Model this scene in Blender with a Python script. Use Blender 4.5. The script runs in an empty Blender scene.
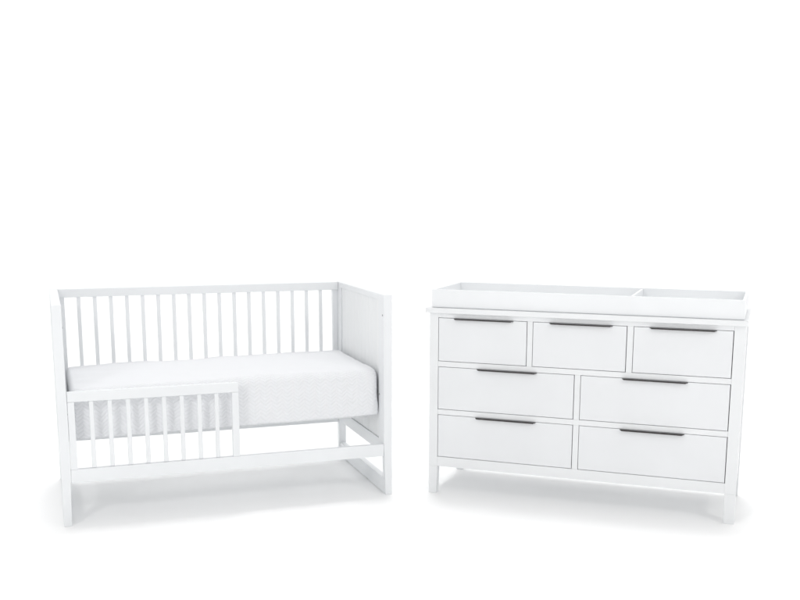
import bpy, bmesh, math, random
from mathutils import Vector, Matrix, noise
random.seed(4)
S = bpy.context.scene
COL = S.collection

# ------------------------------------------------------------ materials
def new_mat(name):
    m = bpy.data.materials.new(name); m.use_nodes = True
    nt = m.node_tree
    return m, nt, nt.nodes['Principled BSDF']

def lacquer(name, col, rough=0.42, tint=0.012, bump=0.05, grain=(1, 1, 1)):
    """sprayed paint: slight tone drift, soft orange peel and sheen variation"""
    m, nt, b = new_mat(name)
    tc = nt.nodes.new('ShaderNodeTexCoord')
    mp = nt.nodes.new('ShaderNodeMapping'); mp.inputs['Scale'].default_value = grain
    nt.links.new(tc.outputs['Object'], mp.inputs['Vector'])
    n1 = nt.nodes.new('ShaderNodeTexNoise'); n1.inputs['Scale'].default_value = 3.1; n1.inputs['Detail'].default_value = 4
    nt.links.new(mp.outputs[0], n1.inputs['Vector'])
    r = nt.nodes.new('ShaderNodeMapRange')
    r.inputs['From Min'].default_value = .3; r.inputs['From Max'].default_value = .7
    r.inputs['To Min'].default_value = 1 - tint * 2; r.inputs['To Max'].default_value = 1 + tint
    nt.links.new(n1.outputs['Fac'], r.inputs['Value'])
    mu = nt.nodes.new('ShaderNodeVectorMath'); mu.operation = 'SCALE'; mu.inputs[0].default_value = col
    nt.links.new(r.outputs[0], mu.inputs['Scale'])
    nt.links.new(mu.outputs[0], b.inputs['Base Color'])
    n2 = nt.nodes.new('ShaderNodeTexNoise'); n2.inputs['Scale'].default_value = 260; n2.inputs['Detail'].default_value = 2
    nt.links.new(mp.outputs[0], n2.inputs['Vector'])
    bp = nt.nodes.new('ShaderNodeBump'); bp.inputs['Strength'].default_value = bump; bp.inputs['Distance'].default_value = .0006
    nt.links.new(n2.outputs['Fac'], bp.inputs['Height']); nt.links.new(bp.outputs[0], b.inputs['Normal'])
    r2 = nt.nodes.new('ShaderNodeMapRange')
    r2.inputs['To Min'].default_value = rough - .07; r2.inputs['To Max'].default_value = rough + .07
    nt.links.new(n1.outputs['Fac'], r2.inputs['Value']); nt.links.new(r2.outputs[0], b.inputs['Roughness'])
    b.inputs['Specular IOR Level'].default_value = .35
    return m

M_CRIB = lacquer('crib_white_paint', (.792, .807, .820))
M_DRES = lacquer('dresser_white_paint', (.792, .803, .812))
M_DRAW = lacquer('drawer_white_paint', (.776, .787, .800), rough=.38)
M_TRAY = lacquer('tray_white_paint', (.825, .838, .850))
M_PANEL = lacquer('panel_white_paint', (.800, .812, .818))
M_CAP = lacquer('grey_plastic_cap', (.42, .43, .44), rough=.5)
M_DARK = lacquer('shadow_case_paint', (.30, .30, .30), rough=.7)

def quilt_mat():
    m, nt, b = new_mat('quilted_cotton')
    N, L = nt.nodes, nt.links
    tc = N.new('ShaderNodeTexCoord'); sp = N.new('ShaderNodeSeparateXYZ'); L.new(tc.outputs['Object'], sp.inputs[0])
    def math_(op, a, c=None, val=None):
        n = N.new('ShaderNodeMath'); n.operation = op
        if isinstance(a, (int, float)): n.inputs[0].default_value = a
        else: L.new(a, n.inputs[0])
        if c is not None: L.new(c, n.inputs[1])
        elif val is not None: n.inputs[1].default_value = val
        return n.outputs[0]
    # chevron rows: unrolled height coordinate t = z - y, zigzag along x
    t = math_('ADD', sp.outputs['Z'], sp.outputs['Y'])
    nz = N.new('ShaderNodeTexNoise'); nz.inputs['Scale'].default_value = 7; L.new(tc.outputs['Object'], nz.inputs['Vector'])
    t = math_('ADD', t, math_('MULTIPLY', nz.outputs['Fac'], val=.03))
    pp = math_('PINGPONG', sp.outputs['X'], val=.024)
    zz = math_('ADD', t, math_('MULTIPLY', pp, val=.8))
    w = math_('SINE', math_('MULTIPLY', zz, val=math.pi / .0165))
    w = math_('ABSOLUTE', w)
    w = math_('POWER', w, val=.6)
    fine = N.new('ShaderNodeTexNoise'); fine.inputs['Scale'].default_value = 420; L.new(tc.outputs['Object'], fine.inputs['Vector'])
    h = math_('ADD', w, math_('MULTIPLY', fine.outputs['Fac'], val=.25))
    bp = N.new('ShaderNodeBump'); bp.inputs['Strength'].default_value = .55; bp.inputs['Distance'].default_value = .0026
    L.new(h, bp.inputs['Height']); L.new(bp.outputs[0], b.inputs['Normal'])
    r = N.new('ShaderNodeMapRange'); r.inputs['To Min'].default_value = .972; r.inputs['To Max'].default_value = 1.0
    L.new(w, r.inputs['Value'])
    mu = N.new('ShaderNodeVectorMath'); mu.operation = 'SCALE'; mu.inputs[0].default_value = (.790, .797, .815)
    L.new(r.outputs[0], mu.inputs['Scale']); L.new(mu.outputs[0], b.inputs['Base Color'])
    b.inputs['Roughness'].default_value = .95; b.inputs['Specular IOR Level'].default_value = .1
    return m
M_QUILT = quilt_mat()

def metal_mat():
    m, nt, b = new_mat('dark_brushed_bronze')
    tc = nt.nodes.new('ShaderNodeTexCoord'); mp = nt.nodes.new('ShaderNodeMapping'); mp.inputs['Scale'].default_value = (4, 300, 300)
    n = nt.nodes.new('ShaderNodeTexNoise'); n.inputs['Scale'].default_value = 3
    nt.links.new(tc.outputs['Object'], mp.inputs[0]); nt.links.new(mp.outputs[0], n.inputs['Vector'])
    r = nt.nodes.new('ShaderNodeValToRGB')
    r.color_ramp.elements[0].color = (.020, .017, .017, 1); r.color_ramp.elements[1].color = (.045, .038, .037, 1)
    nt.links.new(n.outputs['Fac'], r.inputs[0]); nt.links.new(r.outputs[0], b.inputs['Base Color'])
    b.inputs['Metallic'].default_value = .3; b.inputs['Roughness'].default_value = .45
    return m
M_HANDLE = metal_mat()

def floor_mat():
    m, nt, b = new_mat('studio_white_floor')
    tc = nt.nodes.new('ShaderNodeTexCoord'); n = nt.nodes.new('ShaderNodeTexNoise'); n.inputs['Scale'].default_value = .7
    nt.links.new(tc.outputs['Object'], n.inputs['Vector'])
    r = nt.nodes.new('ShaderNodeMapRange'); r.inputs['To Min'].default_value = .950; r.inputs['To Max'].default_value = .962
    nt.links.new(n.outputs['Fac'], r.inputs['Value'])
    cb = nt.nodes.new('ShaderNodeCombineColor')
    for i in range(3): nt.links.new(r.outputs[0], cb.inputs[i])
    nt.links.new(cb.outputs[0], b.inputs['Base Color'])
    b.inputs['Roughness'].default_value = 1.0; b.inputs['Specular IOR Level'].default_value = 0
    return m
M_FLOOR = floor_mat()

# ------------------------------------------------------------ mesh helpers
def hexa(bm, c, bev=.0015):
    """c: 8 corners, bottom loop (4) then top loop (4)"""
    vs = [bm.verts.new(p) for p in c]
    fs = [bm.faces.new([vs[i] for i in f]) for f in
          ((3, 2, 1, 0), (4, 5, 6, 7), (0, 1, 5, 4), (1, 2, 6, 5), (2, 3, 7, 6), (3, 0, 4, 7))]
    if bev > 0:
        es = list({e for f in fs for e in f.edges})
        bmesh.ops.bevel(bm, geom=es, offset=bev, segments=2, profile=.5, affect='EDGES')

def box(bm, x0, x1, y0, y1, z0, z1, bev=.0015):
    hexa(bm, [(x0, y0, z0), (x1, y0, z0), (x1, y1, z0), (x0, y1, z0),
              (x0, y0, z1), (x1, y0, z1), (x1, y1, z1), (x0, y1, z1)], bev)

def link(name, bm, mat, parent=None, smooth=False, loc=None):
    me = bpy.data.meshes.new(name); 
    bmesh.ops.recalc_face_normals(bm, faces=bm.faces)
    bm.to_mesh(me); bm.free()
    me.materials.append(mat)
    for p in me.polygons: p.use_smooth = smooth
    o = bpy.data.objects.new(name, me); COL.objects.link(o)
    if parent is not None: o.parent = parent
    if loc is not None: o.location = loc
    return o

def part(name, parent, mat, *boxes, bev=.0015, label=None):
    """boxes are given in the thing's own coordinates"""
    bm = bmesh.new()
    for b in boxes: box(bm, *b, bev=bev)
    o = link(name, bm, mat, parent)
    if label: o['label'] = label
    return o

def thing(name, label, cat, loc, rz=0, group=None):
    o = bpy.data.objects.new(name, None); COL.objects.link(o)
    o.empty_display_size = .1
    o.location = loc; o.rotation_euler = (0, 0, rz)
    o['label'] = label; o['category'] = cat
    if group: o['group'] = group
    return o

# ------------------------------------------------------------ floor
bm = bmesh.new()
R = 70
vs = [bm.verts.new((x, y, 0)) for x, y in ((-R, -R), (R, -R), (R, R), (-R, R))]
bm.faces.new(vs)
fl = link('floor', bm, M_FLOOR); fl['kind'] = 'structure'

# ------------------------------------------------------------ crib
CX, CY, CA = -1.3557, 3.8824, .3413
W, D, H, PW = 1.3862, .752, .8887, .0372
crib = thing('toddler_bed', 'white wooden crib converted to a toddler bed with short slatted guard rail', 'crib',
             (CX, CY, 0), CA)
# posts: straight above the rail, tapering on the inner side below it
def post(x0, sx, y0, sy):
    """x0,y0 outer corner; sx,sy point inward"""
    bm = bmesh.new()
    w, d = PW, .034
    def ring(z, ww, dd):
        p = [(x0, y0), (x0 + sx * ww, y0), (x0 + sx * ww, y0 + sy * dd), (x0, y0 + sy * dd)]
        return [bm.verts.new((a, b, z)) for a, b in p]
    if sy > 0: rings = [ring(0, .0300, .027), ring(.17, .0345, .033), ring(.21, w, d), ring(H, w, d)]
    else: rings = [ring(0, .0355, .028), ring(.17, .0362, .031), ring(.21, w, d), ring(H, w, d)]
    fs = [bm.faces.new(rings[0][::-1]), bm.faces.new(rings[-1])]
    for a, b in zip(rings, rings[1:]):
        for i in range(4):
            j = (i + 1) % 4
            fs.append(bm.faces.new((a[i], a[j], b[j], b[i])))
    bmesh.ops.recalc_face_normals(bm, faces=bm.faces)
    es = [e for e in bm.edges if e.calc_face_angle(0) > .6]
    bmesh.ops.bevel(bm, geom=es, offset=.002, segments=2, profile=.5, affect='EDGES')
    return link('post', bm, M_CRIB, crib)
post(0, 1, 0, 1); post(W, -1, 0, 1); post(0, 1, D, -1); post(W, -1, D, -1)
g = .0004
for side in (0, 1):
    def xs(a, b): return (a, b) if side == 0 else (W - b, W - a)
    # panel frame behind/between the posts
    x0, x1 = xs(.0008, PW - .0008)
    o = part('panel_frame', crib, M_CRIB,
         (x0, x1, .0344, .078, .187, H - .0006), (x0, x1, D - .078, D - .0344, .187, H - .0006),
         (x0, x1, .0784, D - .0784, .187, .2425), (x0, x1, .0784, D - .0784, .862, H - .0006))
    # recessed beadboard panel, one mesh of narrow boards
    bm = bmesh.new()
    n = 11; ya, yb = .0784, D - .0784
    px0, px1 = xs(.010, PW - .007)
    for k in range(n):
        a = ya + (yb - ya) * k / n; b = ya + (yb - ya) * (k + 1) / n
        box(bm, px0, px1, a + .0001, b - .0001, .2428, .8617, bev=.0024)
    link('end_panel', bm, M_PANEL, o)
    # low rail between the feet
    f0, f1 = xs(.003, .0310)
    part('foot_rail', crib, M_CRIB, (f0, f1,   .0272, D - .0282, .004, .071))
    # bolt caps on the inner face
    for yy, zz in ((.017, .80), (.064, .445)):
        bm = bmesh.new()
        bmesh.ops.create_cone(bm, cap_ends=True, segments=20, radius1=.0042, radius2=.0036, depth=.003,
                              matrix=Matrix.Translation(((PW + .0006) if side == 0 else (W - PW - .0006), yy, zz)) @ Matrix.Rotation(math.pi / 2, 4, 'Y'))
        link('bolt_cap', bm, M_CAP, o)

# back side: rails, stiles and slats
BY0, BY1 = .7286, .7480
XI0, XI1 = PW + .0003, W - PW - .0003
part('top_rail', crib, M_CRIB, (XI0, XI1, .714, .7515, .850, H - .0012), bev=.002)
part('back_rail', crib, M_CRIB, (XI0, XI1, BY0, BY1, .178, .232))
for a, b in ((XI0, .0630), (W - .0630, XI1)):
    part('stile', crib, M_CRIB, (a, b, BY0 - .003, BY1, .2323, .8497))
def slat(parent, xc, yc, z0, z1, w=.0168, d=.011):
    bm = bmesh.new()
    box(bm, xc - w / 2, xc + w / 2, yc - d / 2, yc + d / 2, z0, z1, bev=.0028)
    return link('slat', bm, M_CRIB, parent, smooth=False)
for k in range(17):
    slat(crib, .1245 + k * .0711, .731, .2323, .8497)

# front: bottom rail and the short guard
part('front_rail', crib, M_CRIB, (XI0, XI1, .002, .024, .178, .232))
GX0, GX1 = .0386, .7140
guard = part('guard_rail', crib, M_CRIB,
             (GX0, GX1, .0015, .0235, .5062, .5460),
             (GX0, .0645, .0015, .0235, .2324, .5058), (.6862, GX1, .0015, .0235, .2324, .5058),
             label='short slatted guard rail on the left half of the open side')
for k in range(8):
    slat(guard, .1285 + k * .0708, .0125, .2324, .5058, w=.0170)
# mattress support platform and its hangers
sup = part('mattress_support', crib, M_PANEL, (.06, W - .06, .17, D - .10, .322, .338))

# ------------------------------------------------------------ mattress
def mattress():
    bm = bmesh.new()
    x0, x1, y0, y1, z0, z1 = .052, W - PW - .0025, .070, .706, .3425, .548
    nx, ny, nz = 132, 64, 26
    cx, cy, cz = (x0 + x1) / 2, (y0 + y1) / 2, (z0 + z1) / 2
    hx, hy, hz = (x1 - x0) / 2, (y1 - y0) / 2, (z1 - z0) / 2
    rv = .040   # rounding of horizontal edges
    rc = .045   # rounding of the vertical corners
    verts = {}
    def place(i, j, k):
        key = (i, j, k)
        if key in verts: return verts[key]
        # denser sampling near the edges
        def ax(t, n):
            u = t / n * 2 - 1
            return math.sin(u * math.pi / 2) * .45 + u * .55
        X, Y, Z = ax(i, nx) * hx, ax(j, ny) * hy, ax(k, nz) * hz
        # plan: rounded rectangle
        def rnd(a, b, ha, hb, r):
            ia, ib = max(-ha + r, min(ha - r, a)), max(-hb + r, min(hb - r, b))
            da, db = a - ia, b - ib
            l = math.hypot(da, db)
            if l < 1e-9: return a, b
            m = max(abs(da), abs(db))
            return ia + da * m / l, ib + db * m / l
        rr = rv if Z > 0 else rv + (.012 - rv) * min(1, -Z / (hz * .5))
        rx = min(rr, .018)
        ix, iy, iz = (max(-hx + rx, min(hx - rx, X)), max(-hy + rr, min(hy - rr, Y)), max(-hz + rr, min(hz - rr, Z)))
        d = Vector(((X - ix) / rx, (Y - iy) / rr, (Z - iz) / rr)); l = d.length
        if l > 1e-9:
            m = max(abs(d.x), abs(d.y), abs(d.z)); d = d * (m / l)
        P = Vector((ix + d.x * rx, iy + d.y * rr, iz + d.z * rr))
        q = Vector((P.x * 2.2, P.y * 2.2, 1.7 + P.z))
        top = max(0, (P.z + hz) / (2 * hz))
        crown = (1 - (P.x / hx) ** 4) * (1 - abs(P.y / hy) ** 3)
        wob = noise.noise(q * 1.7) * .007 + noise.noise(q * 5) * .0028
        P.z += top * (crown * .010 + wob + .012 * (P.x / hx) * .6)
        # soft puffy sides, gathered lower hem
        side = 1 - abs(P.z / hz) ** 2 if abs(P.z) < hz else 0
        bul = side * .004
        P.y += math.copysign(bul, P.y) * min(1, abs(P.y) / hy)
        hem = noise.noise(Vector((P.x * 9 + 5, P.y * 9, 0)))
        if P.z < 0:
            P.z += -.003 * hem * min(1, -P.z / hz) + .012 * (P.x / hx) * .55 * min(1, -P.z / hz)
        P.y += noise.noise(Vector((P.x * 9, P.z * 16, 3))) * .003 + noise.noise(Vector((P.x * 26, P.z * 30, 9))) * .0010
        v = bm.verts.new((P.x + cx, P.y + cy, P.z + cz)); verts[key] = v
        return v
    def quad(a, b, c, d): bm.faces.new((a, b, c, d))
    for i in range(nx):
        for j in range(ny):
            for k in (0, nz):
                quad(place(i, j, k), place(i + 1, j, k), place(i + 1, j + 1, k), place(i, j + 1, k))
    for i in range(nx):
        for k in range(nz):
            for j in (0, ny):
                quad(place(i, j, k), place(i + 1, j, k), place(i + 1, j, k + 1), place(i, j, k + 1))
    for j in range(ny):
        for k in range(nz):
            for i in (0, nx):
                quad(place(i, j, k), place(i, j + 1, k), place(i, j + 1, k + 1), place(i, j, k + 1))
    o = link('mattress', bm, M_QUILT, None, smooth=True)
    o.location = (CX, CY, 0); o.rotation_euler = (0, 0, CA)
    o['label'] = 'white mattress in a chevron quilted fitted sheet lying inside the crib'
    o['category'] = 'mattress'
mattress()

# ------------------------------------------------------------ dresser
DX, DY, DA = .1142, 4.3808, -.348
WD, BD = 1.3046, .448
xL, x1r, x2l, x2r, x3l, xR, xml, xmr = .039, .4323, .455, .8469, .8714, 1.261, .6386, .6627
zt, zb1, zt2, zb2, zt3, zb3, zbr, zs, zT = .7898, .5979, .5748, .3838, .3607, .1689, .1253, .8103, .8327
dres = thing('dresser', 'white seven drawer dresser with slim dark edge pulls and short straight legs', 'dresser', (DX, DY, 0), DA)
part('top', dres, M_DRES, (-.0138, 1.3115, -.019, .450, zs, zT), bev=.003)
def dleg(x0, x1, y0, y1, inner):
    bm = bmesh.new()
    t = .004 if inner else 0
    xa, xb = (x0, x1 - t) if inner == 1 else ((x0 + t, x1) if inner == -1 else (x0, x1))
    hexa(bm, [(xa, y0, 0), (xb, y0, 0), (xb, y1, 0), (xa, y1, 0), (x0, y0, zbr), (x1, y0, zbr), (x1, y1, zbr), (x0, y1, zbr)], .0015)
    return bm
for (a, b, inn) in ((0, xL, 1), (xR, WD, -1)):
    for (ya, yb) in ((0, .036), (BD - .026, BD)):
        bm = dleg(a, b, ya, yb, inn)
        # continues up as the corner stile of the case
        box(bm, a, b, ya, yb, zbr + .0002, zs - .0003, bev=.0006)
        link('leg', bm, M_DRES, dres)
part('side_panel', dres, M_DRES, (.004, .022, .0363, BD - .0263, .110, zs - .0005))
part('side_panel', dres, M_DRES, (WD - .022, WD - .004, .0363, BD - .0263, .110, zs - .0005))
part('back_panel', dres, M_DRES, (xL + .0003, xR - .0003, BD - .010, BD - .003, .130, zs - .0005))
part('bottom_panel', dres, M_DRES, (xL + .0003, xR - .0003, .0225, BD - .0105, .140, .152))
F0, F1 = .0004, .022
e = .0002
part('frame_rail', dres, M_DRES, (xL + e, xR - e, F0, F1, zt, zs - .0004), bev=.0008)
part('frame_rail', dres, M_DRES, (xL + e, xR - e, F0, F1, zt2, zb1), bev=.0008)
part('frame_rail', dres, M_DRES, (xL + e, xR - e, F0, F1, zt3, zb2), bev=.0008)
part('apron', dres, M_DRES, (xL + e, xR - e, F0, F1, zbr, zb3), bev=.0008)
part('divider', dres, M_DRES, (x1r, x2l, F0, F1, zb1 + e, zt - e), bev=.0008)
part('divider', dres, M_DRES, (x2r, x3l, F0, F1, zb1 + e, zt - e), bev=.0008)
part('divider', dres, M_DRES, (xml, xmr, F0, F1, zb2 + e, zt2 - e), bev=.0008)
part('divider', dres, M_DRES, (xml, xmr, F0, F1, zb3 + e, zt3 - e), bev=.0008)

G = .0020
def handle(parent, xa, xb, ztop):
    """bent sheet edge pull: flat plate over the drawer edge, short turned-down lip, clipped ends"""
    bm = bmesh.new()
    t = .0022; yo = -.0135; s = .006
    z1 = ztop - .0006; z0 = z1 - t
    # plate (wider at the drawer)
    hexa(bm, [(xa, yo, z0), (xb, yo, z0), (xb + s, .0008, z0), (xa - s, .0008, z0),
              (xa, yo, z1), (xb, yo, z1), (xb + s, .0008, z1), (xa - s, .0008, z1)], .0004)
    # lip
    hexa(bm, [(xa + .003, yo - t, z1 - .0037), (xb - .003, yo - t, z1 - .0037), (xb - .003, yo - .0001, z1 - .0037), (xa + .003, yo - .0001, z1 - .0037),
              (xa, yo - t, z1), (xb, yo - t, z1), (xb, yo - .0001, z1), (xa, yo - .0001, z1)], .0004)
    return link('handle', bm, M_HANDLE, parent)
def drawer(x0, x1, z0, z1, ha, hb):
    bm = bmesh.new()
    gr = G + .0010
    box(bm, x0 + G, x1 - gr, .0010, .0205, z0 + G, z1 - G, bev=.0012)
    box(bm, x0 + .012, x1 - .012, .0207, .34, z0 + .012, z1 - .03, bev=0)
    d = link('drawer', bm, M_DRAW, dres)
    handle(d, ha, hb, z1 - G)
drawer(xL, x1r, zb1, zt, .1145, .3665)
drawer(x2l, x2r, zb1, zt, .531, .782)
drawer(x3l, xR, zb1, zt, .9405, 1.190)
drawer(xL, xml, zb2, zt2, .2205, .4730)
drawer(xmr, xR, zb2, zt2, .839, 1.0905)
drawer(xL, xml, zb3, zt3, .217, .4730)
drawer(xmr, xR, zb3, zt3, .838, 1.087)

# ------------------------------------------------------------ changing tray
tray = thing('changing_tray', 'shallow white changing tray with one divider sitting on top of the dresser', 'changing tray',
             (DX, DY, 0), DA)
c, s_ = math.cos(DA), math.sin(DA)
tray.location = (DX, DY, zT + .0002)
TH = .9112 - zT - .0002; tw = .013
tx0, tx1, ty0, ty1 = .0091, 1.2970, -.002, .4020
zb = .0015
part('front_board', tray, M_TRAY, (tx0, tx1, ty0, ty0 + tw, zb, TH), bev=.0018)
part('back_board', tray, M_TRAY, (tx0, tx1, ty1 - tw, ty1, zb, TH), bev=.0018)
for a in (tx0, tx1 - tw):
    part('end_board', tray, M_TRAY, (a + .0004, a + tw - .0004, ty0 + tw + .0002, ty1 - tw - .0002, zb, TH - .0004), bev=.0018)
part('divider', tray, M_TRAY, (.846, .858, ty0 + tw + .0002, ty1 - tw - .0002, .010, TH - .004), bev=.0018)
part('base', tray, M_TRAY, (tx0 + .005, tx1 - .005, ty0 + .005, ty1 - .005, 0.0, .0098), bev=.0004)

# ------------------------------------------------------------ lamps
def softbox(name, loc, target, size, power, col=(1, 1, 1)):
    l = bpy.data.lights.new(name, 'AREA'); l.shape = 'SQUARE'; l.size = size; l.energy = power; l.color = col
    o = bpy.data.objects.new(name, l); COL.objects.link(o)
    o.location = loc
    o.rotation_euler = (Vector(target) - Vector(loc)).to_track_quat('-Z', 'Y').to_euler()
    return o
softbox('softbox_left', (-2.1, .10, 2.75), (-.6, 4.4, .5), .45, 28, (1, .995, .985))
softbox('softbox_right', (3.3, .75, 2.95), (.6, 4.4, .5), .6, 30, (1, .995, .985))

w = bpy.data.worlds.new('World'); S.world = w; w.use_nodes = True
nt = w.node_tree; N, L = nt.nodes, nt.links
bg = N['Background']
tc = N.new('ShaderNodeTexCoord'); sp = N.new('ShaderNodeSeparateXYZ'); L.new(tc.outputs['Generated'], sp.inputs[0])
def mr(src, a, b, c_, d_, smooth=True):
    n = N.new('ShaderNodeMapRange'); n.interpolation_type = 'SMOOTHSTEP' if smooth else 'LINEAR'
    n.inputs['From Min'].default_value = a; n.inputs['From Max'].default_value = b
    n.inputs['To Min'].default_value = c_; n.inputs['To Max'].default_value = d_
    L.new(src, n.inputs['Value']); return n.outputs[0]
def add(a, b):
    n = N.new('ShaderNodeMath'); n.operation = 'ADD'; L.new(a, n.inputs[0]); L.new(b, n.inputs[1]); return n.outputs[0]
FRONT, BACK, LOBE = .76, 1.14, 11.0
dt = N.new('ShaderNodeVectorMath'); dt.operation = 'DOT_PRODUCT'
L.new(tc.outputs['Generated'], dt.inputs[0]); dt.inputs[1].default_value = Vector((0, .25, .968)).normalized()
st = add(mr(sp.outputs['Y'], -.5, .6, FRONT, BACK), mr(dt.outputs['Value'], .984, .994, 0, LOBE))
L.new(st, bg.inputs['Strength'])
bg.inputs['Color'].default_value = (1, 1, 1, 1)

# ------------------------------------------------------------ camera
F, PX, PY, PITCH, ROLL, HC = 1013.58, 403.41, 382.81, .1839, .0027, 1.3136
cam = bpy.data.cameras.new('camera'); co = bpy.data.objects.new('camera', cam); COL.objects.link(co)
cam.sensor_width = 36; cam.lens = F / 800 * 36
cam.shift_x = (400 - PX) / 800; cam.shift_y = (PY - 300) / 800
cam.clip_start = .05; cam.clip_end = 500
fw = Vector((0, math.cos(PITCH), -math.sin(PITCH))); up = Vector((0, math.sin(PITCH), math.cos(PITCH))); rt = Vector((1, 0, 0))
r2 = rt * math.cos(ROLL) + up * math.sin(ROLL); u2 = -rt * math.sin(ROLL) + up * math.cos(ROLL)
mtx = Matrix((r2, u2, -fw)).transposed().to_4x4(); mtx.translation = (0, 0, HC)
co.matrix_world = mtx
S.camera = co

S.view_settings.view_transform = 'Standard'; S.view_settings.look = 'None'
S.view_settings.exposure = 0; S.view_settings.gamma = 1
S.cycles.max_bounces = 10; S.cycles.diffuse_bounces = 8
S.cycles.use_denoising = True
